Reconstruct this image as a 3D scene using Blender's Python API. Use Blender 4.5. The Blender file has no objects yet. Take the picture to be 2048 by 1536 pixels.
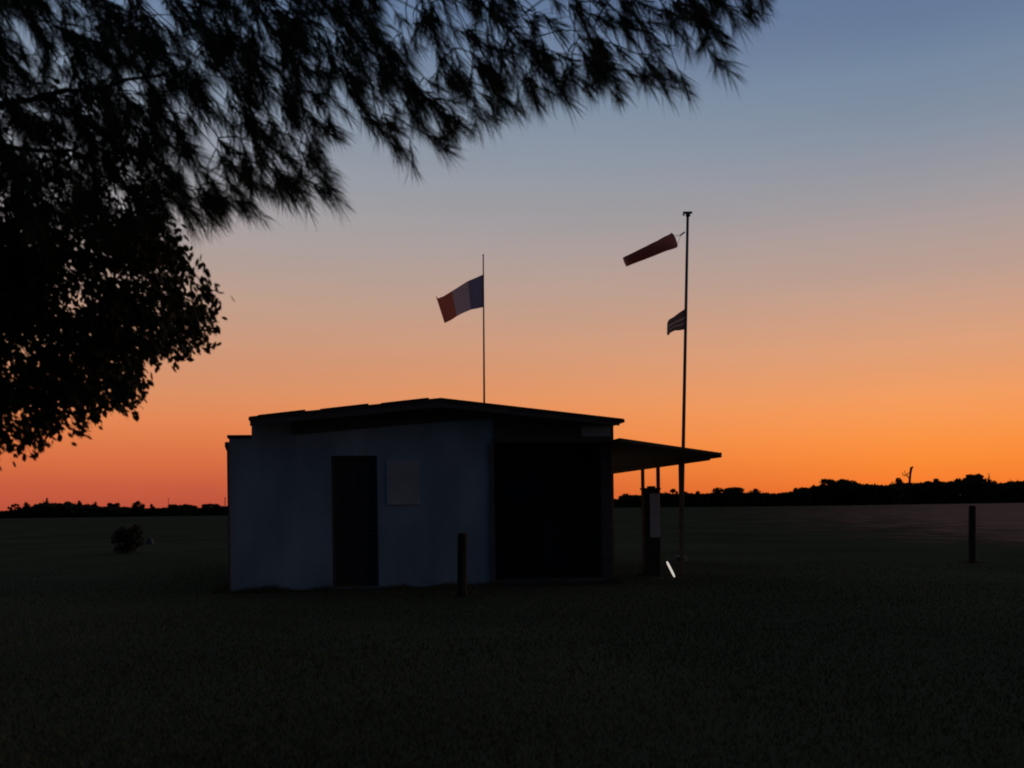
import bpy, bmesh, math, random
import numpy as np
from mathutils import Vector, Matrix, noise

random.seed(7)
rng = np.random.default_rng(7)
S = bpy.context.scene
COL = S.collection

# ------------------------------------------------------------------ camera
F = 2000.0                      # focal length in pixels of a 2048 px wide picture
EYE = 1.5
ROLL = math.radians(0.8)
cd = bpy.data.cameras.new('camera')
cam = bpy.data.objects.new('camera', cd)
COL.objects.link(cam)
cd.sensor_fit = 'HORIZONTAL'
cd.sensor_width = 36.0
cd.lens = F / 2048 * 36
cd.shift_y = 244.0 / 2048
cd.clip_end = 20000
cd.dof.use_dof = True
cd.dof.focus_distance = 22.0
cd.dof.aperture_fstop = 2.4
cam.matrix_world = (Matrix.Translation((0, 0, EYE)) @ Matrix.Rotation(math.pi/2, 4, 'X')
                    @ Matrix.Rotation(-ROLL, 4, 'Z'))
S.camera = cam
S.view_settings.view_transform = 'Standard'
S.view_settings.look = 'None'
S.view_settings.exposure = 0.0
S.view_settings.gamma = 1.0
S.cycles.filter_width = 1.9

# ------------------------------------------------------------------ sky after sunset
def lin(r, g, b):
    f = lambda c: (c/255/12.92) if c/255 <= .04045 else ((c/255+.055)/1.055)**2.4
    return (f(r), f(g), f(b), 1.0)

SUN_AZ = math.radians(27)       # the glow is strongest to the right of the view
W = bpy.data.worlds.new('World')
S.world = W
W.use_nodes = True
nt = W.node_tree
nt.nodes.clear()
N = nt.nodes.new
L = nt.links.new
def math_node(op, a, b=None, clamp=False):
    n = N('ShaderNodeMath'); n.operation = op; n.use_clamp = clamp
    for i, v in enumerate((a, b)):
        if v is None: continue
        if isinstance(v, (int, float)): n.inputs[i].default_value = v
        else: L(v, n.inputs[i])
    return n.outputs[0]
def maprange(v, a, b, smooth=False):
    n = N('ShaderNodeMapRange'); n.clamp = True
    if smooth: n.interpolation_type = 'SMOOTHSTEP'
    L(v, n.inputs[0]); n.inputs[1].default_value = a; n.inputs[2].default_value = b
    return n.outputs[0]
def ramp(fac, stops, top=90.0):
    n = N('ShaderNodeValToRGB'); r = n.color_ramp
    r.interpolation = 'LINEAR'
    while len(r.elements) < len(stops): r.elements.new(0.5)
    for e, (deg, c) in zip(r.elements, stops):
        e.position = deg / top
    for e, (deg, c) in zip(r.elements, stops):
        e.color = c
    L(fac, n.inputs[0])
    return n.outputs[0]
def mix(f, a, b):
    n = N('ShaderNodeMix'); n.data_type = 'RGBA'
    L(f, n.inputs[0]); L(a, n.inputs[6]); L(b, n.inputs[7])
    return n.outputs[2]
tc = N('ShaderNodeTexCoord')
sep = N('ShaderNodeSeparateXYZ')
L(tc.outputs['Generated'], sep.inputs[0])
elev = math_node('ARCSINE', sep.outputs[2])
fac = math_node('DIVIDE', elev, math.pi/2, clamp=True)
az = math_node('ARCTAN2', sep.outputs[0], sep.outputs[1])
ZEN = (0.080, 0.096, 0.092, 1)
right = [(0, lin(240,110,40)), (1.1, lin(246,126,48)), (2.2, lin(250,139,55)), (3.3, lin(251,147,68)),
         (5.4, lin(243,156,94)), (8.2, lin(221,159,120)), (12.0, lin(189,159,145)), (16.0, lin(157,153,158)),
         (19.0, lin(133,144,161)), (21.8, lin(117,136,159)), (23.4, lin(107,126,155)), (26.5, lin(94,114,149)), (33, lin(70,92,128)),
         (42, lin(70,86,110)), (60, lin(72,82,92)), (90, ZEN)]
left = [(0, lin(188,82,61)), (1.3, lin(199,92,63)), (2.4, lin(213,107,66)), (3.4, lin(222,119,71)),
        (4.8, lin(228,134,83)), (6.4, lin(220,144,100)), (8.6, lin(207,150,118)), (11.5, lin(190,157,139)),
        (14.6, lin(171,160,158)), (18, lin(154,158,166)), (22, lin(134,148,166)), (26, lin(108,130,160)),
        (33, lin(70,92,128)), (42, lin(70,86,110)), (60, lin(72,82,92)), (90, ZEN)]
east = [(0, (0.005,0.009,0.020,1)), (10, (0.006,0.012,0.026,1)), (30, (0.007,0.014,0.032,1)), (60, (0.016,0.022,0.032,1)), (90, ZEN)]
glow = mix(maprange(az, math.radians(-17), math.radians(22)), ramp(fac, left), ramp(fac, right))
ca = math_node('COSINE', math_node('SUBTRACT', az, SUN_AZ))
sky = mix(maprange(ca, -0.15, 0.6, True), ramp(fac, east), glow)
mp = N('ShaderNodeMapping'); mp.inputs['Scale'].default_value = (2.2, 2.2, 26); mp.inputs['Rotation'].default_value = (0.03, 0.02, 0)
L(tc.outputs['Generated'], mp.inputs[0])
hz = N('ShaderNodeTexNoise'); hz.inputs['Scale'].default_value = 1.0; hz.inputs['Detail'].default_value = 3.0
L(mp.outputs[0], hz.inputs['Vector'])
band = math_node('ADD', math_node('MULTIPLY', hz.outputs[0], 0.10), 0.95)
bg = N('ShaderNodeBackground'); L(sky, bg.inputs[0]); L(band, bg.inputs[1])
nis = N('ShaderNodeTexSky'); nis.sky_type = 'NISHITA'; nis.sun_disc = False
nis.sun_elevation = math.radians(-4); nis.sun_rotation = SUN_AZ
bg2 = N('ShaderNodeBackground'); L(nis.outputs[0], bg2.inputs[0]); bg2.inputs[1].default_value = 0.015
add = N('ShaderNodeAddShader'); L(bg.outputs[0], add.inputs[0]); L(bg2.outputs[0], add.inputs[1])
out = N('ShaderNodeOutputWorld'); L(add.outputs[0], out.inputs[0])

# ------------------------------------------------------------------ helpers
def at(px, py, Y):
    """a point Y metres away that the photograph shows at (px, py)"""
    dx, dy = px-1024, py-1012
    c, s = math.cos(ROLL), math.sin(ROLL)
    x, y = dx*c-dy*s, dx*s+dy*c
    return Vector((x/F*Y, Y, EYE-y/F*Y))

def material(name, c1, c2, scale=4.0, rough=0.85, spec=0.2, bump=0.0, detail=5.0, metal=0.0, stretch=None, emit=None):
    m = bpy.data.materials.new(name); m.use_nodes = True
    t = m.node_tree; b = t.nodes['Principled BSDF']
    co = t.nodes.new('ShaderNodeTexCoord')
    nz = t.nodes.new('ShaderNodeTexNoise'); nz.inputs['Scale'].default_value = scale; nz.inputs['Detail'].default_value = detail
    src = co.outputs['Object']
    if stretch:
        mp = t.nodes.new('ShaderNodeMapping'); mp.inputs['Scale'].default_value = stretch
        t.links.new(src, mp.inputs[0]); src = mp.outputs[0]
    t.links.new(src, nz.inputs['Vector'])
    cr = t.nodes.new('ShaderNodeValToRGB')
    cr.color_ramp.elements[0].position = 0.32; cr.color_ramp.elements[1].position = 0.68
    cr.color_ramp.elements[0].color = (*c1, 1); cr.color_ramp.elements[1].color = (*c2, 1)
    t.links.new(nz.outputs[0], cr.inputs[0])
    t.links.new(cr.outputs[0], b.inputs['Base Color'])
    b.inputs['Roughness'].default_value = rough
    b.inputs['Specular IOR Level'].default_value = spec
    b.inputs['Metallic'].default_value = metal
    if bump:
        bp = t.nodes.new('ShaderNodeBump'); bp.inputs['Strength'].default_value = bump; bp.inputs['Distance'].default_value = 0.02
        t.links.new(nz.outputs[0], bp.inputs['Height']); t.links.new(bp.outputs[0], b.inputs['Normal'])
    if emit:
        b.inputs['Emission Color'].default_value = (*emit[0], 1); b.inputs['Emission Strength'].default_value = emit[1]
    return m

M = dict(
    grass=material('grass', (.060,.066,.040), (.104,.104,.064), 0.16, .95, .0, .5, 8),
    blade=material('grass_blade', (.095,.100,.048), (.230,.215,.105), 0.20, .9, .0),
    soil=material('dry_field', (.30,.165,.125), (.42,.235,.18), .12, .95, .0, .3, 8),
    plaster=material('painted_render', (.34,.47,.54), (.58,.73,.79), .9, .8, .2, .15, 9, stretch=(1.6,1.6,.7)),
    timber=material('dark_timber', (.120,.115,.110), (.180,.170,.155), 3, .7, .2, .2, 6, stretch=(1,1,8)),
    door=material('dark_door', (.060,.060,.060), (.090,.088,.084), 2, .6, .2, .05, 5, stretch=(6,1,.6)),
    sheet=material('roof_sheet', (.07,.055,.05), (.11,.085,.075), 2, .6, .3, .05),
    under=material('canopy_boards', (.24,.19,.13), (.34,.27,.19), 2.5, .8, .15, .1, stretch=(1,7,1)),
    panel=material('dark_roof_panel', (.02,.02,.025), (.03,.03,.036), 3, .35, .4),
    concrete=material('concrete', (.16,.16,.16), (.24,.24,.235), 2, .9, .2, .2),
    post=material('weathered_post', (.055,.047,.042), (.095,.08,.07), 6, .85, .15, .3, 6, stretch=(1,1,.15)),
    metal=material('grey_metal', (.16,.15,.15), (.24,.23,.225), 5, .5, .4),
    slab=material('dark_slab', (.07,.07,.072), (.11,.11,.11), 2, .9, .2, .2),
    white=material('white_paint', (.74,.73,.72), (.84,.83,.82), 3, .6, .3),
    notice=material('pale_board', (.62,.63,.64), (.80,.81,.82), 2.2, .5, .3),
    grey=material('grey_cabinet', (.05,.05,.05), (.08,.08,.078), 3, .6, .3),
    glass=material('dark_glass', (.02,.02,.022), (.03,.03,.032), 3, .1, .5),
    bark=material('pine_bark', (.035,.025,.02), (.075,.055,.042), 7, .95, .1, .8, 8, stretch=(1,1,.3)),
    needle=material('pine_needles', (.050,.070,.040), (.095,.115,.065), 6, .7, .15),
    leaf=material('dark_leaves', (.045,.055,.028), (.085,.09,.045), 6, .7, .15),
    far=material('far_foliage', (.050,.056,.030), (.100,.105,.056), .6, .9, .05),
    lamp=material('lit_tube', (.8,.78,.74), (.8,.78,.74), 2, .4, .3, emit=((.86,.80,.70), .75)),
)

class MB:
    """collects shapes and links them as one mesh object"""
    def __init__(s): s.v = []; s.f = []
    def poly(s, pts, faces):
        b = len(s.v); s.v += [tuple(p) for p in pts]; s.f += [tuple(i+b for i in f) for f in faces]; return s
    def box(s, x0, x1, y0, y1, z0, z1):
        p = [(x0,y0,z0),(x1,y0,z0),(x1,y1,z0),(x0,y1,z0),(x0,y0,z1),(x1,y0,z1),(x1,y1,z1),(x0,y1,z1)]
        return s.poly(p, [(0,3,2,1),(4,5,6,7),(0,1,5,4),(1,2,6,5),(2,3,7,6),(3,0,4,7)])
    def prism(s, prof, y0, y1):
        """profile of (x, z) pairs extruded along y"""
        n = len(prof)
        p = [(x,y0,z) for x,z in prof] + [(x,y1,z) for x,z in prof]
        return s.poly(p, [tuple(range(n)), tuple(range(2*n-1,n-1,-1))] + [(i+n,(i+1)%n+n,(i+1)%n,i) for i in range(n)])
    def tube(s, pts, rad, n=8):
        pts = [Vector(p) for p in pts]
        if isinstance(rad, (int, float)): rad = [rad]*len(pts)
        P = []
        for i, p in enumerate(pts):
            d = (pts[min(i+1,len(pts)-1)] - pts[max(i-1,0)]).normalized()
            a = d.cross(Vector((0.3,1,0.2))).normalized(); c = d.cross(a)
            for k in range(n):
                t = 2*math.pi*k/n
                P.append(p + (a*math.cos(t)+c*math.sin(t))*rad[i])
        Fc = []
        for i in range(len(pts)-1):
            for k in range(n):
                Fc.append((i*n+k, i*n+(k+1)%n, (i+1)*n+(k+1)%n, (i+1)*n+k))
        Fc.append(tuple(range(n-1,-1,-1))); Fc.append(tuple((len(pts)-1)*n+k for k in range(n)))
        return s.poly(P, Fc)
    def build(s, name, mat, parent=None, bevel=0.0, smooth=False):
        me = bpy.data.meshes.new(name); me.from_pydata(s.v, [], s.f); me.update()
        if bevel or True:
            bm = bmesh.new(); bm.from_mesh(me)
            bmesh.ops.recalc_face_normals(bm, faces=bm.faces)
            if bevel:
                bmesh.ops.bevel(bm, geom=[e for e in bm.edges if len(e.link_faces)==2 and e.calc_face_angle(0)>.6],
                                offset=bevel, segments=1, affect='EDGES', clamp_overlap=True)
            bm.to_mesh(me); bm.free()
        return link(name, me, mat, parent, smooth)

def link(name, me, mat, parent=None, smooth=False):
    me.materials.append(mat)
    if smooth: me.polygons.foreach_set('use_smooth', [True]*len(me.polygons))
    o = bpy.data.objects.new(name, me); COL.objects.link(o)
    if parent is not None: o.parent = parent
    return o

def np_mesh(name, verts, n_per_face):
    """mesh from an (faces, n, 3) array: every face has its own vertices"""
    v = np.ascontiguousarray(verts, dtype=np.float32).reshape(-1, 3)
    nf = len(v)//n_per_face
    me = bpy.data.meshes.new(name)
    me.vertices.add(len(v)); me.vertices.foreach_set('co', v.ravel())
    me.loops.add(len(v)); me.loops.foreach_set('vertex_index', np.arange(len(v), dtype=np.int32))
    me.polygons.add(nf)
    me.polygons.foreach_set('loop_start', np.arange(0, len(v), n_per_face, dtype=np.int32))
    me.polygons.foreach_set('loop_total', np.full(nf, n_per_face, dtype=np.int32))
    me.update(calc_edges=True)
    return me

def thing(name, label, cat, loc=(0,0,0), rz=0.0, group=None):
    o = bpy.data.objects.new(name, None); o.empty_display_size = .3
    COL.objects.link(o); o.location = loc; o.rotation_euler = (0,0,rz)
    return tag(o, label, cat, group)
def tag(o, label, cat, group=None):
    o['label'] = label; o['category'] = cat
    if group: o['group'] = group
    return o
def kind(o, k, label=None, cat=None):
    o['kind'] = k
    if label: o['label'] = label
    if cat: o['category'] = cat
    return o
def unit(a): return a/np.maximum(np.linalg.norm(a, axis=-1, keepdims=True), 1e-9)

# ------------------------------------------------------------------ ground
def ground_z(x, y):
    r = math.hypot(x, y)
    k = min(1, max(0, (r-8)/30)) * min(1, max(0, (400-r)/300))
    return 0.05*k*noise.noise(Vector((x*.05, y*.05, 1.7)))
xs = sorted(set([round(v,2) for v in (list(np.linspace(-40,40,81)) + list(np.linspace(-200,200,41)) + [-6000,-3000,-1200,-500,500,1200,3000,6000])]))
ys = sorted(set([round(v,2) for v in (list(np.linspace(-20,80,101)) + list(np.linspace(80,300,23)) + [-3000,-600,-100,600,1200,3000,7000])]))
pts = [(x, y, ground_z(x,y) if 0 else 0.0) for y in ys for x in xs]
nx = len(xs)
fc = [(j*nx+i, j*nx+i+1, (j+1)*nx+i+1, (j+1)*nx+i) for j in range(len(ys)-1) for i in range(nx-1)]
g = MB().poly(pts, fc).build('ground', M['grass'])
kind(g, 'structure', 'dark mown grass stretching to the tree line', 'ground')

def field_edge(y):
    return float(np.interp(y, [21,25.5,29,36,46,68,100,140,420], [42,22,15.5,13.6,14,16.5,21,29,95]))
rows = [20*(420/20)**(k/90) for k in range(91)]
offs = [-.12+.04*k for k in range(14)]+[.4,.6,1.0,1.6,2.6,5]
V = []; A = []; nc = len(offs)
for y in rows:
    for q in offs:
        x = field_edge(y)+q*max(y, 20)
        V.append((x, y, .006)); A.append(min(1, max(0, (q+.12)/.46)))
fc = [(j*nc+i, j*nc+i+1, (j+1)*nc+i+1, (j+1)*nc+i) for j in range(len(rows)-1) for i in range(nc-1)]
me = bpy.data.meshes.new('field'); me.from_pydata(V, [], fc); me.update()
at_ = me.attributes.new('bare', 'FLOAT', 'POINT'); at_.data.foreach_set('value', A)
m = M['soil']; t = m.node_tree; b = t.nodes['Principled BSDF']
an_ = t.nodes.new('ShaderNodeAttribute'); an_.attribute_name = 'bare'
co = t.nodes.new('ShaderNodeTexCoord'); nz = t.nodes.new('ShaderNodeTexNoise'); nz.inputs['Scale'].default_value = .35; nz.inputs['Detail'].default_value = 9; nz.inputs['Roughness'].default_value = .65
t.links.new(co.outputs['Object'], nz.inputs['Vector'])
ad = t.nodes.new('ShaderNodeMath'); ad.operation = 'MULTIPLY_ADD'; ad.inputs[1].default_value = 1.5; ad.inputs[2].default_value = -.75
t.links.new(nz.outputs[0], ad.inputs[0])
ae = t.nodes.new('ShaderNodeMath'); ae.operation = 'ADD'; t.links.new(ad.outputs[0], ae.inputs[0]); t.links.new(an_.outputs['Fac'], ae.inputs[1])
mr = t.nodes.new('ShaderNodeMapRange'); mr.interpolation_type = 'SMOOTHSTEP'; mr.inputs[1].default_value = .25; mr.inputs[2].default_value = .85
t.links.new(ae.outputs[0], mr.inputs[0])
trn = t.nodes.new('ShaderNodeBsdfTransparent'); mx = t.nodes.new('ShaderNodeMixShader')
t.links.new(mr.outputs[0], mx.inputs[0]); t.links.new(trn.outputs[0], mx.inputs[1]); t.links.new(b.outputs[0], mx.inputs[2])
t.links.new(mx.outputs[0], t.nodes['Material Output'].inputs[0])
f = link('field', me, m)
kind(f, 'structure', 'bare brown strip of field to the right of the building', 'field')

# short grass blades near the camera
nb = 230000
r = 4.5*(36/4.5)**rng.random(nb)
a = rng.uniform(-.85, .85, nb)
P = np.stack([r*np.sin(a), r*np.cos(a), np.zeros(nb)], 1)
h = rng.uniform(.02, .05, nb)*(1+.5*rng.random(nb))*(.75+.5*np.array([noise.noise(Vector((a_*.35,b_*.35,4))) for a_,b_ in P[:,:2]]))
h *= np.clip((38-r)/22, .05, 1)
# longer tufts left standing along the wall foot and round the posts
nf = 9000
uf = rng.uniform(-.25, 7.3, nf); vf = -.03-rng.random(nf)**2*.35
uf[:2500] = -.02-rng.random(2500)**2*.3; vf[:2500] = rng.uniform(-.2, 9, 2500)
ff = np.stack([-5.155+uf*.990-vf*.1406, 18.171+uf*.1406+vf*.990, np.zeros(nf)], 1)
fp = np.concatenate([np.array([c_])+np.stack([rng.normal(0,.15,120), rng.normal(0,.15,120), np.zeros(120)],1) for c_ in ((-.85,16.78,0),(10.95,23.8,0),(2.94,21.1,0))])
P = np.concatenate([P, ff, fp]); r = np.linalg.norm(P, axis=1)
cl_ = .5+.7*np.array([max(-.5, noise.noise(Vector((a_*1.7,b_*1.7,8)))) for a_,b_ in np.concatenate([ff,fp])[:,:2]])
h = np.concatenate([h, rng.uniform(.05,.20,nf+len(fp))*cl_]); nb = len(P)
lean = rng.normal(0, .5, (nb,2))*h[:,None]
th = rng.uniform(0, math.pi, nb); w = .0030*(1+r/16)
side = np.stack([np.cos(th)*w, np.sin(th)*w, np.zeros(nb)], 1)
tip = P + np.stack([lean[:,0], lean[:,1], h], 1)
un = (P[:,0]+5.155)*.990+(P[:,1]-18.171)*.1406; vn = -(P[:,0]+5.155)*.1406+(P[:,1]-18.171)*.990
fx = np.interp(P[:,1], [21,25.5,29,36,46,68,100], [40,22,15,12.9,13.2,15.5,20])
keep = ~((un > 0) & (un < 7.3) & (vn > -.02) & (vn < 9.6)) & (P[:,0] < fx)
tri = np.stack([P-side, P+side, tip], 1)[keep]
gb = link('grass', np_mesh('grass', tri, 3), M['blade'])
kind(gb, 'stuff', 'short dark grass blades of the lawn', 'grass')

# ------------------------------------------------------------------ clubhouse
ORG = (-5.155, 18.171, 0); RZ = math.radians(8.08)
D = 9.4
club = thing('clubhouse', 'low pale walled clubhouse with a shallow gable roof and open side canopy', 'building', ORG, RZ)
def roofz(u):         # underside of the roof sheet
    return 3.09+(u-.45)*.0985 if u <= 3.86 else 3.425-(u-3.86)*.1125
AP = 3.86
def gable(u0, u1, z0, extra=(), drop=0.0):
    top = [(u1, roofz(u1)-drop)]
    if u0 < AP < u1: top.append((AP, roofz(AP)-drop))
    top.append((u0, roofz(u0)-drop))
    return [(u0, z0), (u1, z0)] + top
w = MB()
T = .2
w.prism(gable(.43, 1.85, 0), 0, T)                    # left of the door
w.prism(gable(1.85, 2.69, 2.47), 0, T)                # over the door
w.prism(gable(2.69, 4.85, 0), 0, T)                   # right of the door
w.prism(gable(4.85, 7.19, 2.78), 0, T)                # over the porch
w.box(.43, .63, T, D, 0, roofz(.44))                  # left side
w.box(6.99, 7.19, 2.2, D, 0, roofz(7.19)-.003)        # right side
w.prism(gable(.63, 6.99, 0, drop=.004), D-T, D)       # back
w.box(4.65, 4.85, T, 2.2, 0, 2.78)                    # porch cheek
w.box(4.65, 6.99, 2.0, 2.2, 0, 2.78)                  # porch back
w.build('wall', M['plaster'], club)
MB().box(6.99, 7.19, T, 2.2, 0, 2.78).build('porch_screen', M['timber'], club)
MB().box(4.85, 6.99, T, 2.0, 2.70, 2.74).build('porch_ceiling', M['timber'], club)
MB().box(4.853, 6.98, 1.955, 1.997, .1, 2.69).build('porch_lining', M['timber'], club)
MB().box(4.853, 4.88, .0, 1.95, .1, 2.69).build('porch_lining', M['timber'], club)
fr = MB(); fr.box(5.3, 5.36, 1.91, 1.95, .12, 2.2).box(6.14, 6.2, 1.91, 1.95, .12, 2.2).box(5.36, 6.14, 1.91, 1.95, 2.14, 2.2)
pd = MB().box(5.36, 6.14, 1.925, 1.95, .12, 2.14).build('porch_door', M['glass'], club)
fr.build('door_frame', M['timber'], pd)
slab = MB().box(4.87, 7.0, -.3, 1.99, .003, .09).build('porch_slab', M['slab'], club, .01)
# gable cladding: dark boards under the roof edge
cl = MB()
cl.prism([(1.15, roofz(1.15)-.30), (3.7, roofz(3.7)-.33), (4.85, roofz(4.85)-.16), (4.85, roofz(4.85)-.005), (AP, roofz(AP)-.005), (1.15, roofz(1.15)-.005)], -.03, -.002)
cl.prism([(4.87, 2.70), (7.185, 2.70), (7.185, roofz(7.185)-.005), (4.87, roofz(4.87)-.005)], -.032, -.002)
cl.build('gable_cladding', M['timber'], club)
MB().box(6.56, 7.13, -.046, -.034, 2.81, 3.00).build('gable_panel', M['plaster'], club)
MB().box(4.78, 4.868, -.03, -.003, .0, 2.69).build('corner_trim', M['concrete'], club)
# left lean-to with flat coping
an = MB().box(.03, .428, .0, D-1, 0, 2.80).build('annex_wall', M['plaster'], club)
MB().box(.0, .427, -.03, D-.97, 2.802, 2.86).build('coping', M['sheet'], club)
dp = MB().tube([(.012,-.05,2.58),(.005,-.05,2.66),(.005,-.05,2.73)], [.03,.05,.045], 8).tube([(.018,-.05,2.6),(.018,-.05,.05)], .025, 8)
dp.build('downpipe', M['metal'], club, smooth=False)
# roof sheet: both slopes, ribs along the slope
rf = MB()
V0, V1 = -.45, D+.3
top = .055
rf.prism([(.43, roofz(.43)+.002), (AP, roofz(AP)+.002), (7.30, roofz(7.30)+.002), (7.30, roofz(7.30)+top), (AP, roofz(AP)+top), (.43, roofz(.43)+top)], V0, V1)
for k in range(38):
    y = V0+.05+k*(V1-V0-.1)/37
    rf.prism([(.44, roofz(.44)+top-.004), (AP, roofz(AP)+top-.004), (7.29, roofz(7.29)+top-.004), (7.29, roofz(7.29)+top+.016), (AP, roofz(AP)+top+.018), (.44, roofz(.44)+top+.016)], y-.025, y+.025)
roof = rf.build('roof', M['sheet'], club)
MB().prism([(.455, roofz(.455)-.10), (AP, roofz(AP)-.10), (AP, roofz(AP)), (.455, roofz(.455))], V0+.005, V0+.035).build('bargeboard', M['timber'], club)
MB().prism([(AP+.002, roofz(AP)-.10), (7.2, roofz(7.2)-.07), (7.2, roofz(7.2)), (AP+.002, roofz(AP)-.0005)], V0+.005, V0+.035).build('bargeboard', M['timber'], club)
for u0, u1 in ((.594,1.42),(1.687,2.548),(2.772,3.64)):
    z0, z1 = roofz(u0)+top+.028, roofz(u1)+top+.042
    p = MB().prism([(u0, z0-.034), (u1, z1-.036), (u1, z1), (u0, z0)], V0+.01, 1.15)
    p.box(u0+.1, u0+.14, V0+.1, 1.05, roofz(u0)+top-.02, roofz(u0+.1)+top+.01)
    p.build('roof_panel', M['panel'], club)
# door
dr = MB().box(1.90, 2.64, .10, .145, .02, 2.42).build('door', M['door'], club)
MB().box(1.853,1.90,.06,.16,0,2.467).box(2.64,2.687,.06,.16,0,2.467).box(1.90,2.64,.06,.16,2.42,2.467).build('frame', M['timber'], dr)
MB().tube([(2.56,.07,1.02),(2.56,.05,1.02),(2.46,.05,1.02)], .011, 8).build('handle', M['metal'], dr)
MB().box(1.8, 2.75, -.28, -.003, .003, .06).build('doorstep', M['concrete'], club, .008)
nbd = MB().box(2.86, 3.46, -.022, -.003, 1.55, 2.38).build('notice_board', M['notice'], club, .004)
# side canopy: sheet, eave beam, posts
def cz(u): return 2.70-(u-7.1)*.139
cn = MB()
cn.prism([(7.195, cz(7.195)), (9.16, cz(9.16)), (9.16, cz(9.16)+.045), (7.195, cz(7.195)+.06)], V0, V1)
canopy = cn.build('canopy', M['under'], club)
MB().box(9.161, 9.185, V0, V1, cz(9.16)-.045, cz(9.16)+.05).build('eave_board', M['under'], canopy)
MB().box(8.98, 9.06, V0+.3, V1-.2, cz(9.06)-.10, cz(9.06)-.006).build('beam', M['under'], canopy)
for y in (1.59, 3.25, 4.54, 7.6):
    MB().box(8.985, 9.055, y-.035, y+.035, -.05, cz(9.06)-.102).build('post', M['under'], canopy)

# ------------------------------------------------------------------ flagpole with tricolour
def pole_obj(name, label, base, topp, r0, r1, mat, cat='pole'):
    t = thing(name, label, cat, base)
    d = Vector(topp)-Vector(base)
    MB().tube([(0,0,0), d*.5, d], [r0, (r0+r1)/2, r1], 10).build('pole', mat, t, smooth=True)
    return t
YF = 30.0
ft = at(966.5, 511, YF); fb = at(966.2, 805, YF); fb.z = 0; 
fpole = pole_obj('flagpole', 'thin flagpole rising behind the roof ridge, flying a tricolour', fb, ft, .045, .018, M['metal'], 'flagpole')
MB().tube([(0,0,0),(0,0,.06),(0,0,.1)], [.12,.12,.05], 12).build('base_plate', M['concrete'], fpole)
pt = ft-fb
MB().tube([pt, pt+Vector((0,0,.03))], [.03,.02], 8).build('finial', M['metal'], fpole)
def curve(keys, t):
    for (t0,a), (t1,b) in zip(keys, keys[1:]):
        if t <= t1:
            s = (t-t0)/(t1-t0); return (a[0]+(b[0]-a[0])*s, a[1]+(b[1]-a[1])*s)
    return keys[-1][1]
def cloth(name, topk, botk, Y, wave, nu=30, nv=14, hoist=None):
    """flag cloth between its upper and its lower edge, t = 0 at the hoist"""
    P = []; Fc = []
    for i in range(nu+1):
        t = i/nu; a, b = curve(topk, t), curve(botk, t)
        for j in range(nv+1):
            s = j/nv
            q = at(a[0]+(b[0]-a[0])*s, a[1]+(b[1]-a[1])*s, Y)
            q.y += wave*t**.5*(math.sin(t*7+s*1.6)+.4*math.sin(t*13-s*2.2))
            P.append(q)
    for i in range(nu):
        for j in range(nv):
            k = i*(nv+1)+j; Fc.append((k, k+1, k+nv+2, k+nv+1))
    return P, Fc
def flag_mat(name, cols, stops, axis):
    m = bpy.data.materials.new(name); m.use_nodes = True; t = m.node_tree; b = t.nodes['Principled BSDF']
    uv = t.nodes.new('ShaderNodeUVMap'); uv.uv_map = 'UVMap'
    sp = t.nodes.new('ShaderNodeSeparateXYZ'); t.links.new(uv.outputs[0], sp.inputs[0])
    cr = t.nodes.new('ShaderNodeValToRGB'); r = cr.color_ramp; r.interpolation = 'CONSTANT'
    while len(r.elements) < len(cols): r.elements.new(.5)
    while len(r.elements) > len(cols): r.elements.remove(r.elements[-1])
    for e, s in zip(r.elements, stops): e.position = s
    for e, c in zip(r.elements, cols): e.color = (*c, 1)
    t.links.new(sp.outputs[axis], cr.inputs[0]); t.links.new(cr.outputs[0], b.inputs['Base Color'])
    b.inputs['Roughness'].default_value = .9; b.inputs['Specular IOR Level'].default_value = .1
    tr = t.nodes.new('ShaderNodeBsdfTranslucent'); t.links.new(cr.outputs[0], tr.inputs[0])
    mx = t.nodes.new('ShaderNodeMixShader'); mx.inputs[0].default_value = .42
    t.links.new(b.outputs[0], mx.inputs[1]); t.links.new(tr.outputs[0], mx.inputs[2])
    t.links.new(mx.outputs[0], t.nodes['Material Output'].inputs[0])
    return m
def flag(name, label, topk, botk, Y, wave, mat, nu=30, nv=14):
    P, Fc = cloth(name, topk, botk, Y, wave, nu, nv)
    org = P[0].copy()
    me = bpy.data.meshes.new(name); me.from_pydata([tuple(p-org) for p in P], [], Fc); me.update()
    uvl = me.uv_layers.new(name='UVMap')
    for lp in me.loops:
        k = lp.vertex_index; uvl.data[lp.index].uv = ((k//(nv+1))/nu, (k%(nv+1))/nv)
    o = link(name, me, mat, None, True); o.location = org
    return tag(o, label, 'flag')
tri = flag_mat('tricolour_cloth', [(.24,.26,.42), (.64,.58,.64), (.66,.20,.14)], [0, .31, .64], 0)
flag('flag', 'blue, white and red tricolour flag blowing left from the thin pole behind the roof',
     [(0,(966,549)),(.3,(937,561)),(.6,(908,580)),(.8,(888,593)),(.92,(876,597)),(1,(871,590))],
     [(0,(968,614)),(.3,(943,619)),(.65,(913,633)),(1,(889,646))], YF-.03, .07, tri)

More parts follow.
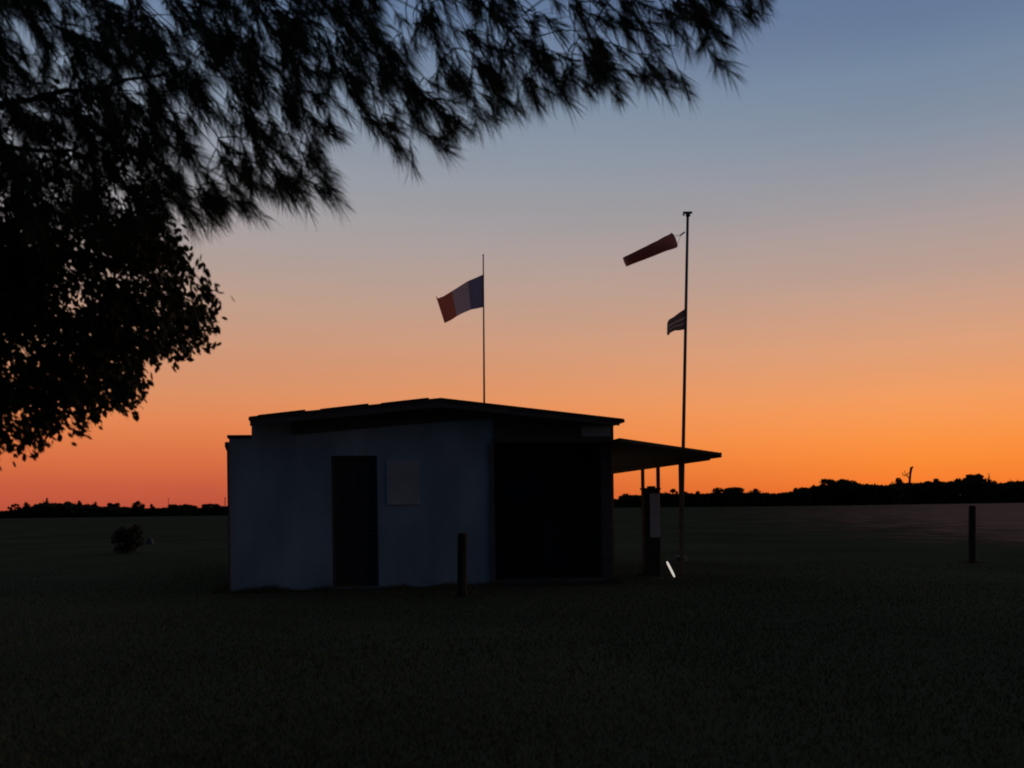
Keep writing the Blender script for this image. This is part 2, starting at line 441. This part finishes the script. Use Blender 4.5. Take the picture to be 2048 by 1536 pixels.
# ------------------------------------------------------------------ windsock mast
YM = 26.0
mt = at(1375.5, 427, YM); mb = at(1366.5, 893, YM); dd = (mt-mb); mb = mb - dd*(mb.z/dd.z)
mast = pole_obj('windsock_mast', 'tall leaning mast with a small crossbar top, standing behind the side canopy', mb, mt, .052, .034, M['metal'], 'mast')
tp = mt-mb
MB().box(tp.x-.125, tp.x+.115, tp.y-.03, tp.y+.03, tp.z+.0, tp.z+.045).box(tp.x-.125, tp.x-.085, tp.y-.03, tp.y+.03, tp.z-.05, tp.z+.0).box(tp.x-.05, tp.x+.06, tp.y-.035, tp.y+.035, tp.z-.075, tp.z+.0).build('crossbar', M['metal'], mast)
MB().tube([(0,0,0),(0,0,.12),(0,0,.16)], [.16,.16,.07], 12).build('base_plate', M['concrete'], mast)
# windsock: an open tapering fabric cone with a wire mouth
mouth = (at(1341,468,YM)+at(1355,493,YM))/2; tail = (at(1246,517,YM)+at(1254,531,YM))/2
rm = (at(1341,468,YM)-at(1355,493,YM)).length/2; rt = (at(1246,516,YM)-at(1254,533,YM)).length/2*1.04; rm *= 1.05
ax = (tail-mouth).normalized(); e1 = ax.cross(Vector((0,1,0))).normalized(); e2 = ax.cross(e1)
P = []; Fc = []; n = 20; m_ = 16
for i in range(m_+1):
    t = i/m_; rr = rm+(rt-rm)*t**.85; c = mouth+(tail-mouth)*t
    for k in range(n):
        an_ = 2*math.pi*k/n; q = rr*(1+.07*noise.noise(Vector((t*6, math.cos(an_)*1.3, math.sin(an_)*1.3))))
        P.append(c + (e1*math.cos(an_)+e2*math.sin(an_))*q - mouth)
for i in range(m_):
    for k in range(n): Fc.append((i*n+k, i*n+(k+1)%n, (i+1)*n+(k+1)%n, (i+1)*n+k))
sockm = flag_mat('windsock_cloth', [(.66,.30,.25)], [0], 0)
ws = thing('windsock', 'dark red tapering windsock streaming left from the tall leaning mast', 'windsock', mouth)
so = MB().poly(P, Fc).build('sleeve', sockm, ws, smooth=True)
ring = MB().tube([(e1*math.cos(2*math.pi*k/20)+e2*math.sin(2*math.pi*k/20))*rm for k in range(21)], .008, 6).build('mouth_ring', M['metal'], ws)
tie = at(1369.5, 464, YM)-mouth
br = MB()
for k in range(3):
    an_ = 2*math.pi*k/3; br.tube([(e1*math.cos(an_)+e2*math.sin(an_))*rm*.98, tie*.62, tie], .0045, 5)
br.tube([tie*.55, tie], .02, 6)
br.build('bridle', M['white'], ws)
stripe = flag_mat('striped_cloth', [(.20,.16,.15), (.62,.54,.52), (.20,.16,.15), (.52,.46,.44), (.20,.16,.15)], [0, .38, .50, .66, .76], 1)
flag('flag', 'small dark flag with two pale stripes, drooping halfway up the windsock mast',
     [(0,(1371,617)),(.3,(1360,624)),(.6,(1347,634)),(.85,(1337,640)),(1,(1335,645))],
     [(0,(1368,659)),(.3,(1358,661)),(.6,(1348,662)),(.85,(1341,665)),(.93,(1337,671)),(1,(1334,668))], YM-.05, .05, stripe)

# ------------------------------------------------------------------ small things around the clubhouse
def stake(name, label, px, py_base, h, r, mat, n=10, cat='post'):
    x, y = inv_ground(px, py_base)
    o = MB().tube([(0,0,-.1),(0,0,h*.5),(r*.15,0,h-.03),(r*.15,0,h)], [r, r*.97, r*.95, r*.75], n).build(name, mat, None)
    o.location = (x, y, 0)
    return tag(o, label, cat)
def inv_ground(px, py):
    dx, dy = px-1024, py-1012; c, s = math.cos(ROLL), math.sin(ROLL)
    x, y = dx*c-dy*s, dx*s+dy*c; Y = EYE*F/y
    return x/F*Y, Y
stake('wooden_post', 'dark round post standing in the grass in front of the pale wall', 925, 1193, 1.06, .085, M['post'])
stake('wooden_post', 'dark post alone in front of the brown field strip at far right', 1945, 1126, 1.36, .085, M['post'])
x, y = inv_ground(1303, 1150)
cb = thing('cabinet', 'tall narrow cabinet with a pale front strip beside the canopy posts', 'cabinet', (x, y, 0), RZ)
MB().box(-.17, .17, -.12, .12, 0, 1.80).build('body', M['grey'], cb, .01)
MB().box(-.19, .19, -.14, .14, 1.802, 1.84).box(-.06,.1,-.05,.05,1.84,1.88).build('cap', M['grey'], cb, .005)
MB().box(-.055, .155, -.14, -.121, .80, 1.72).build('front_strip', M['white'], cb, .004)
# slim lit garden lamp leaning over in the grass
x, y = inv_ground(1350.5, 1157)
lamp = thing('garden_lamp', 'small slim lit tube lamp leaning left in the dark grass', 'lamp', (x, y, 0))
q0 = Vector((0,0,-.02)); q1 = Vector((-.012,0,.03)); q2 = Vector((-.165,0,.345)); q3 = Vector((-.175,0,.365))
MB().tube([q0, q1], .012, 8).build('spike', M['metal'], lamp)
MB().tube([q1, q1.lerp(q2,.15), q1.lerp(q2,.85), q2], [.014,.022,.022,.014], 10).build('tube', M['lamp'], lamp, smooth=True)
MB().tube([q2, q3], [.02,.012], 8).build('cap', M['metal'], lamp)
x, y = inv_ground(300, 1088)
mk = MB().poly([(-.17,-.17,0),(.17,-.17,0),(.17,.17,0),(-.17,.17,0),(-.08,-.08,.27),(.08,-.08,.27),(.08,.08,.27),(-.08,.08,.27)],
               [(0,1,5,4),(1,2,6,5),(2,3,7,6),(3,0,4,7),(4,5,6,7)]).build('edge_marker', material('worn_plastic', (.09,.10,.095), (.13,.14,.135), 3), None, .02)
mk.location = (x, y, 0)
tag(mk, 'small pale tapered marker in the grass beside the dark shrub', 'marker')

# ------------------------------------------------------------------ foliage helpers
def cards(centres, size, flat=0.0, squash=1.0):
    """randomly turned leaf clumps (diamond-like quads)"""
    n = len(centres)
    a = unit(rng.normal(size=(n,3))); b = unit(np.cross(a, rng.normal(size=(n,3))))
    s = size*rng.uniform(.6, 1.3, (n,1)); k = rng.uniform(.45, .8, (n,1))*squash
    c = centres
    return np.stack([c-a*s, c-b*s*k+a*s*.1, c+a*s, c+b*s*k-a*s*.1], 1)
def crown(blobs, n, size):
    w = np.array([b[3]*b[4]*b[5] for b in blobs])**.7; w /= w.sum()
    idx = rng.choice(len(blobs), n, p=w)
    B = np.array(blobs)[idx]
    d = unit(rng.normal(size=(n,3)))*(rng.random((n,1))**.42)
    return cards(B[:,:3]+d*B[:,3:6], size)
def far_k(x):
    return 1.1+1.5*min(1, max(0, (x-500)/650))
def tree(name, label, px, py, wpx, Y, style='round', base_y=None, group=None):
    """far tree: a tapered trunk and a crown of leaf clumps"""
    Y *= far_k(px); t0 = at(px, py, Y); h = t0.z; wd = wpx/F*Y
    root = thing(name, label, 'tree', (t0.x, Y, 0), 0, group)
    tk = MB().tube([(0,0,-.2),(.03*h,0,h*.3),(-.02*h,0,h*.6),(0,0,h*.86)], [.05*h,.038*h,.025*h,.008*h], 7)
    for k in range(5):
        a_ = k*2.4; z = h*(.3+.1*k); tk.tube([(0,0,z),(math.cos(a_)*wd*.2,math.sin(a_)*wd*.2,z+h*.08),(math.cos(a_)*wd*.36,math.sin(a_)*wd*.36,z+h*.18)], [.02*h,.012*h,.004*h], 5)
    tk.build('trunk', M['bark'], root)
    bl = []
    if style == 'cone':
        for k in range(9):
            t = k/8; r_ = max(.06, wd*.5*(1-t)); bl.append((rng.normal(0,.05)*wd, rng.normal(0,.05)*wd, h*(.14+.82*t), r_, r_, h*.09))
    elif style == 'flat':
        for k in range(12):
            bl.append((rng.uniform(-.38,.38)*wd, rng.uniform(-.3,.3)*wd, h*rng.uniform(.45,.86), wd*.17, wd*.17, h*.13))
    elif style == 'ragged':
        for k in range(13):
            x_ = rng.uniform(-.44,.44); bl.append((x_*wd, rng.uniform(-.3,.3)*wd, h*rng.uniform(.3,.93-.25*abs(x_)), wd*rng.uniform(.06,.15), wd*.12, h*rng.uniform(.05,.12)))
    else:
        for k in range(12):
            a_ = rng.uniform(0, 6.28); q = rng.random()**.5; zz = rng.uniform(-1,1); rad = math.sqrt(1-zz*zz)*q
            bl.append((math.cos(a_)*rad*wd*.36, math.sin(a_)*rad*wd*.36, h*(.60+.26*zz*(1-.3*q)), wd*.17, wd*.17, h*.15))
        bl.append((0,0,h*.86,wd*.16,wd*.16,h*.13)); bl.append((0,0,h*.4,wd*.33,wd*.33,h*.3))
    c = crown(bl, int(1300+wpx*17), max(.10, .026*h+.018*wd))
    c[:,:,2] = np.clip(c[:,:,2], .05, h)
    link('crown', np_mesh('crown', c, 4), M['far'], root)
    return root

# ------------------------------------------------------------------ tree line
prof = [(-700,1010),(-500,1016),(-300,1009),(-100,1018),(0,1021),(15,1019),(40,1013),(58,1011),(72,1008),(100,1003),(140,1007),(159,1006),(175,1012),(200,1012),(235,1011),(260,1013),
        (290,1015),(330,1014),(370,1010),(395,1015),(430,1011),(459,1008),(520,1005),(700,1006),(900,1004),(1100,998),(1235,996),(1260,990),(1285,989),(1330,984),(1345,985),(1390,985),(1400,986),(1440,983),(1530,983),(1555,986),
        (1600,979),(1640,971),(1655,966),(1715,966),(1770,971),(1800,964),(1850,963),(1910,960),(1950,957),(1990,965),(2030,963),(2060,958),(2200,952),(2400,960),(2700,950)]
def prof_at(x):
    for (x0,y0),(x1,y1) in zip(prof, prof[1:]):
        if x <= x1: return y0+(y1-y0)*(x-x0)/(x1-x0)
    return prof[-1][1]
def dist(x):
    return far_k(x)*(265-(265-205)*min(1,max(0,(x-300)/800))-(55)*min(1,max(0,(x-1150)/350)))
C = []; SZ = []
px_ = -690.0
while px_ < 2690:
    Y = dist(px_); hp = at(px_, prof_at(px_), Y)
    top_ = (hp.z-.0016*Y)*(1+.05*noise.noise(Vector((px_*.05,0,0)))+.04*noise.noise(Vector((px_*.23,3,0))))
    for k in range(46):
        dy = random.uniform(-7.0, 12.0)
        z = top_*random.random()**.9
        q = at(px_+random.uniform(-2,2), 1012, Y); C.append((q.x, Y+dy+14*noise.noise(Vector((px_*.01,5,0))), max(.1,z-.1))); SZ.append(.0018*Y)
    px_ += .8
tl = link('treeline', np_mesh('treeline', cards(np.array(C), np.array(SZ)[:,None]), 4), M['far'])
kind(tl, 'stuff', 'low dark hedge and scrub line along the far edge of the field', 'tree line')

G = 'trees along the horizon'
for a_ in [
    ('broad_tree','low blocky flat-topped tree just right of the canopy tip on the horizon',1452,973,72,158,'flat'),
    ('round_tree','small rounded bush-like tree right of the blocky flat-topped tree',1511,976,36,156,'round'),
    ('ragged_tree','small ragged open tree on the left flank of the big domed tree',1612,970,46,150,'ragged'),
    ('broad_tree','big dark domed tree forming the widest hump on the right horizon',1681,952,92,146,'flat'),
    ('ragged_tree','low ragged tree in the dip between the domed tree and the bare snag',1748,966,58,150,'ragged'),
    ('round_tree','rounded dark tree at the foot of the bare leaning snag',1797,955,44,150,'round'),
    ('ragged_tree','low broad ragged tree to the right of the bare leaning snag',1874,957,70,150,'ragged'),
    ('round_tree','tall loose-topped tree left of the pointed conifer on the right horizon',1938,947,66,150,'ragged'),
    ('conifer','thin pointed conifer spiking above the right horizon',1978,946,15,150,'cone'),
    ('ragged_tree','ragged tree cut by the right edge of the picture',2036,951,54,150,'ragged'),
    ('round_tree','low tree seen under the canopy beside the wall corner',1258,986,44,200,'flat'),
    ('round_tree','small tree seen between the cabinet and the nearest canopy post',1340,977,34,185,'ragged'),
    ('ragged_tree','small low tree just right of the nearest canopy post',1384,978,34,175,'ragged'),
    ('round_tree','short twin-topped tree at the far left end of the horizon',30,1004,24,262,'ragged'),
    ('round_tree','stubby dark tree second from the left edge of the horizon',52,1003,22,262,'round'),
    ('round_tree','tallest tree on the left horizon, with a pointed top',92,993,24,262,'cone'),
    ('broad_tree','wide low tree right of the tallest tree on the left horizon',122,1001,44,264,'flat'),
    ('round_tree','small knob-topped tree standing above the middle of the left horizon',158,1000,17,262,'round'),
    ('round_tree','small rounded tree above the dark shrub, left of two wider ones',191,1003,20,262,'round'),
    ('broad_tree','low wide rounded tree above the dark shrub on the left horizon',224,1005,30,260,'flat'),
    ('round_tree','large rounded tree with a steep right side, right of the dark shrub',276,1001,30,258,'round'),
    ('round_tree','small ball-shaped tree left of the thin mast on the left horizon',303,1007,16,258,'round'),
    ('broad_tree','long low domed tree between the thin mast and the building',366,1007,56,256,'flat'),
    ('broad_tree','low domed tree touching the left wall of the building',428,1007,50,254,'flat'),
]:
    tree(*a_[:6], style=a_[6], group=G)
# bare leaning snag
sn0 = at(1818, 985, 390); s1 = at(1819.5,958,390); s2 = at(1821,945,390); s3 = at(1822.5,936,390); s4 = at(1826,933.5,390)
sn = thing('dead_tree', 'bare leaning snag with a hooked top sticking up above the right horizon', 'tree', (sn0.x,390,0), 0, G)
o_ = Vector((sn0.x,390,0))
MB().tube([(0,0,-.1), s1-o_, s2-o_, s3-o_, s4-o_], [.52,.44,.42,.52,.3], 8).build('trunk', M['bark'], sn)
lb = MB()
for a1, a2, a3 in (((1819,957),(1812,950),(1809,941)), ((1813,951),(1817,946),(1820,945)), ((1810,952),(1806,949),(1805,945))):
    lb.tube([at(*a1,390)-o_, at(*a2,390)-o_, at(*a3,390)-o_], [.2,.15,.08], 6)
lb.build('limb', M['bark'], sn)
for nm, lbl, px, py, Y, r_ in (('mast','thin upright mast on the left horizon, right of the ball-shaped tree',337,996,280,.11),
                         ('mast','short mast on the horizon beside the left wall of the building',450,995,278,.15)):
    q = at(px, py, Y)
    o = MB().tube([(0,0,-.1),(0,0,q.z*.6),(0,0,q.z)], [r_,r_*.8,r_*.55], 8).box(-r_*1.4,r_*1.4,-r_*.6,r_*.6,q.z-.27,q.z-.12).build(nm, M['metal'], None)
    o.location = (q.x, Y, 0); tag(o, lbl, 'mast')

# shrub on the grass at left
x, y = inv_ground(257, 1106)
sh = thing('shrub', 'dark low rounded shrub alone on the grass at left', 'shrub', (x, y, 0))
st = MB()
for k in range(7):
    a_ = k*.9; st.tube([(0,0,-.05),(math.cos(a_)*.12,math.sin(a_)*.12,.4),(math.cos(a_)*.32,math.sin(a_)*.32,.85)], [.03,.02,.006], 6)
st.build('stem', M['bark'], sh)
bl = [(rng.uniform(-.34,.34), rng.uniform(-.3,.3), rng.uniform(.10,.8), rng.uniform(.18,.32), .28, rng.uniform(.12,.26)) for k in range(22)]
c = crown(bl, 3000, .05); c[:,:,2] = np.maximum(c[:,:,2], .02)
link('crown', np_mesh('crown', c, 4), M['leaf'], sh)

# ------------------------------------------------------------------ near trees overhead
def inside(poly, x, y):
    r_ = np.zeros(len(x), bool); j = len(poly)-1
    for i in range(len(poly)):
        xi, yi = poly[i]; xj, yj = poly[j]
        c_ = ((yi > y) != (yj > y)) & (x < (xj-xi)*(y-yi)/(yj-yi+1e-9)+xi)
        r_ ^= c_; j = i
    return r_
def at_np(px, py, Y):
    dx, dy = px-1024, py-1012; c_, s_ = math.cos(ROLL), math.sin(ROLL)
    x_, y_ = dx*c_-dy*s_, dx*s_+dy*c_
    return np.stack([x_/F*Y, Y, EYE-y_/F*Y], 1)
def noise2(x, y, sc, off):
    return np.array([noise.noise(Vector((a*sc, b*sc*.7, off))) for a, b in zip(x, y)])
def limb(mb, pts, r0, r1):
    P = [p if isinstance(p, Vector) else at(*p) for p in pts]
    Q = []
    for i in range(len(P)-1):
        for k in range(4): Q.append(P[i].lerp(P[i+1], k/4) + Vector((random.gauss(0,.012),random.gauss(0,.03),random.gauss(0,.012)))*(1 if k else 0))
    Q.append(P[-1]); n_ = len(Q)
    mb.tube(Q, [r0+(r1-r0)*i/(n_-1) for i in range(n_)], 7)
    return Q

# pine: hanging shoots of long needles
PINE = [(-700,-380),(1640,-380),(1575,-60),(1550,0),(1540,50),(1500,95),(1450,150),(1385,185),(1270,228),(1180,235),(1080,215),(1000,255),(965,300),(900,300),(845,350),
        (790,310),(735,295),(712,235),(690,260),(675,330),(690,390),(640,440),(615,420),(560,420),(500,455),(440,450),(345,465),(300,490),(150,500),(-700,560)]
pine = thing('pine_tree', 'dark pine with long drooping needles overhanging the top of the view', 'tree', (-4.3, 4.9, 0))
pl = Vector((-4.3, 4.9, 0))
tr = MB().tube([(0,0,-.3),(.03,.02,.6),(.06,.03,2.2),(.0,.05,4.2),(-.05,.02,6.2),(.02,0,8.2)], [.32,.24,.21,.17,.12,.05], 14)
tr.build('trunk', M['bark'], pine)
limbs = []
for pts, r0, r1 in (
    ([Vector((-4.25,4.95,3.2)),(-500,60,5.2),(-100,-60,5.0),(400,-90,4.9),(900,-110,4.8),(1400,-120,4.7)], .06, .012),
    ([Vector((-4.27,4.95,4.2)),(-400,-180,5.5),(100,-230,5.4),(700,-260,5.2),(1250,-260,5.0),(1580,-270,4.9)], .06, .012),
    ([Vector((-4.25,4.9,2.6)),(-500,330,5.6),(-250,240,5.7),(60,200,5.7),(330,150,5.7)], .04, .008),
    ([Vector((-4.25,4.95,3.4)),(-500,10,4.6),(-200,-90,4.5),(300,-120,4.4),(700,-140,4.5)], .05, .012),
    ([Vector((-4.25,4.95,3.7)),(-400,-20,5.9),(200,-100,5.9),(720,-120,5.8),(1150,-150,5.6)], .05, .012)):
    mb_ = MB(); Q = limb(mb_, pts, r0, r1); limbs += Q
    o = mb_.build('limb', M['bark'], pine); o.location = -pl
LQ = np.array([tuple(q) for q in limbs])
cand = 60000
cx = rng.uniform(-650, 1640, cand); cy = rng.uniform(-360, 560, cand)
DIR = np.array([.50, 0, -.86])
tx, ty = cx+26, cy+54                                   # where the tip of a hanging shoot ends up
ok = inside(PINE, tx, ty) & inside(PINE, cx, cy)
cx, cy = cx[ok], cy[ok]
dens = np.interp(cx, [-650, 0, 350, 700, 900, 1250, 1600], [.4, .60, .54, .42, .34, .32, .40])
dens *= np.interp(cy, [-360,-60,0], [.25,.5,1.0])
n1 = noise2(cx, cy, .0085, 2.0); n2 = noise2(cx, cy, .028, 9.0)
pr = dens*np.clip(.70+.5*n1+1.4*n2, .04, 1.7)
NS = 2550
idx = rng.choice(len(cx), NS, replace=False, p=pr/pr.sum())
cx, cy = cx[idx], cy[idx]
Yd = rng.uniform(4.2, 6.2, NS)
B = at_np(cx, cy, Yd)
dirs = unit(DIR + np.stack([rng.normal(0,.30,NS), rng.normal(0,.38,NS), rng.normal(0,.26,NS)],1))
sl = rng.uniform(.06, .16, NS)
NN = 56
t = rng.random((NS,NN))**.75
base = B[:,None,:] + dirs[:,None,:]*(t*sl[:,None])[:,:,None]
rad = rng.normal(size=(NS,NN,3)); rad -= (rad*dirs[:,None,:]).sum(-1,keepdims=True)*dirs[:,None,:]
rad = unit(rad)
spread = rng.uniform(.2,.8,(NS,NN,1))
nd = unit(dirs[:,None,:]+rad*spread+np.array([.06,0,-.10]))
ln = rng.uniform(.08,.155,(NS,NN,1))
sd = unit(np.cross(nd, rng.normal(size=(NS,NN,3))))*.00125
mid = base+nd*ln*.55; tipn = base+nd*ln+np.array([0,0,-.012])
quad = np.stack([base-sd, base+sd, mid+sd*.9, tipn, mid-sd*.9], 2).reshape(-1,5,3)
nm = link('needles', np_mesh('needles', quad-np.array(pl), 5), M['needle'], pine)
nm['kind'] = 'stuff'
def grow_twigs(nodes, B, dirs, up, r0):
    """every shoot hangs on a twig from the nearest older node lying up along the branch"""
    tw = MB()
    d0 = np.array([((nodes-b)**2).sum(1).min() for b in B])
    have = [tuple(q) for q in nodes]
    buf = np.zeros((len(nodes)+len(B), 3)); buf[:len(nodes)] = nodes; nn = len(nodes)
    for i in np.argsort(d0):
        b = B[i]; v = buf[:nn]-b; l = np.sqrt((v**2).sum(1))+1e-6
        cosu = (v@(-up))/l
        q = buf[int(np.argmin(l*(1.0+1.6*(1-cosu))+ (l < .05)*.5))]
        mid_ = b*.5+q*.5+np.array([-.02,0,.02])*min(1, 4*np.linalg.norm(b-q))
        tw.tube([q, mid_, b, b+dirs[i]], [r0, r0*.8, r0*.6, r0*.3], 4)
        buf[nn] = b; nn += 1
    return tw
tw = grow_twigs(LQ, B, dirs*sl[:,None], DIR, .0042)
o = tw.build('twigs', M['bark'], pine); o.location = -pl; o['kind'] = 'stuff'

# leafy tree behind and below the pine at left
LEAFY = [(-700,120),(120,150),(330,330),(350,480),(395,545),(436,560),(440,640),(432,705),(390,720),(345,742),(300,735),(272,742),(286,800),(268,840),(215,845),(165,882),(100,885),(72,925),(45,925),(5,905),(-60,960),(-300,1010),(-700,980)]
leafy = thing('leafy_tree', 'dark broad-leaved tree whose low boughs fill the left edge of the view', 'tree', (-5.2, 6.3, 0))
ll = Vector((-5.2, 6.3, 0))
MB().tube([(0,0,-.3),(.0,.0,.7),(.08,-.03,2.0),(.2,-.05,3.4),(.3,-.05,4.6)], [.26,.19,.16,.11,.04], 14).build('trunk', M['bark'], leafy)
limbs = []
for pts, r0, r1 in (
    ([Vector((-5.1,6.28,1.9)),(-400,640,6.0),(-120,640,5.9),(120,640,5.8),(330,640,5.7)], .06, .01),
    ([Vector((-5.1,6.28,2.2)),(-420,520,5.8),(-100,500,5.6),(150,510,5.5),(340,560,5.4)], .055, .01),
    ([Vector((-5.12,6.28,1.5)),(-420,800,6.0),(-150,790,5.9),(40,800,5.8),(190,790,5.7)], .05, .01),
    ([Vector((-5.0,6.25,3.0)),(-400,330,6.2),(-100,280,6.1),(150,300,6.0)], .05, .01)):
    mb_ = MB(); Q = limb(mb_, pts, r0, r1); limbs += Q
    o = mb_.build('limb', M['bark'], leafy); o.location = -ll
LQ = np.array([tuple(q) for q in limbs])
cand = 40000
cx = rng.uniform(-690, 445, cand); cy = rng.uniform(110, 1010, cand)
ok = inside(LEAFY, cx+14, cy+28) & inside(LEAFY, cx-8, cy-12)
cx, cy = cx[ok], cy[ok]
n1 = noise2(cx, cy, .009, 21.0); n2 = noise2(cx, cy, .03, 33.0)
pr = np.interp(cx, [-690,-100,0,440],[.3,.7,1,.9])*np.interp(cy,[100,400,500],[.08,.22,1])*np.clip(.75+.6*n1+1.2*n2, .05, 1.6)
NC = 1850
idx = rng.choice(len(cx), NC, replace=False, p=pr/pr.sum())
cx, cy = cx[idx], cy[idx]
B = at_np(cx, cy, rng.uniform(5.2, 6.6, NC))
NL = 20
c = (B[:,None,:]+rng.normal(size=(NC,NL,3))*np.array([.040,.06,.050])).reshape(-1,3)
n = len(c)
a = unit(np.array([.42,0,-.88])+rng.normal(size=(n,3))*.42)
b = unit(np.cross(a, rng.normal(size=(n,3))))
s = rng.uniform(.018,.031,(n,1)); k = rng.uniform(.38,.55,(n,1))
lf = np.stack([c-a*s, c-a*s*.35+b*s*k*.9, c+a*s*.3+b*s*k, c+a*s, c+a*s*.3-b*s*k, c-a*s*.35-b*s*k*.9], 1)
o = link('leaves', np_mesh('leaves', lf-np.array(ll), 6), M['leaf'], leafy); o['kind'] = 'stuff'
tw = grow_twigs(LQ, B, np.tile(np.array([.04,0,-.07]), (NC,1)), np.array([.6,0,-.8]), .004)
o = tw.build('twigs', M['bark'], leafy); o.location = -ll; o['kind'] = 'stuff'
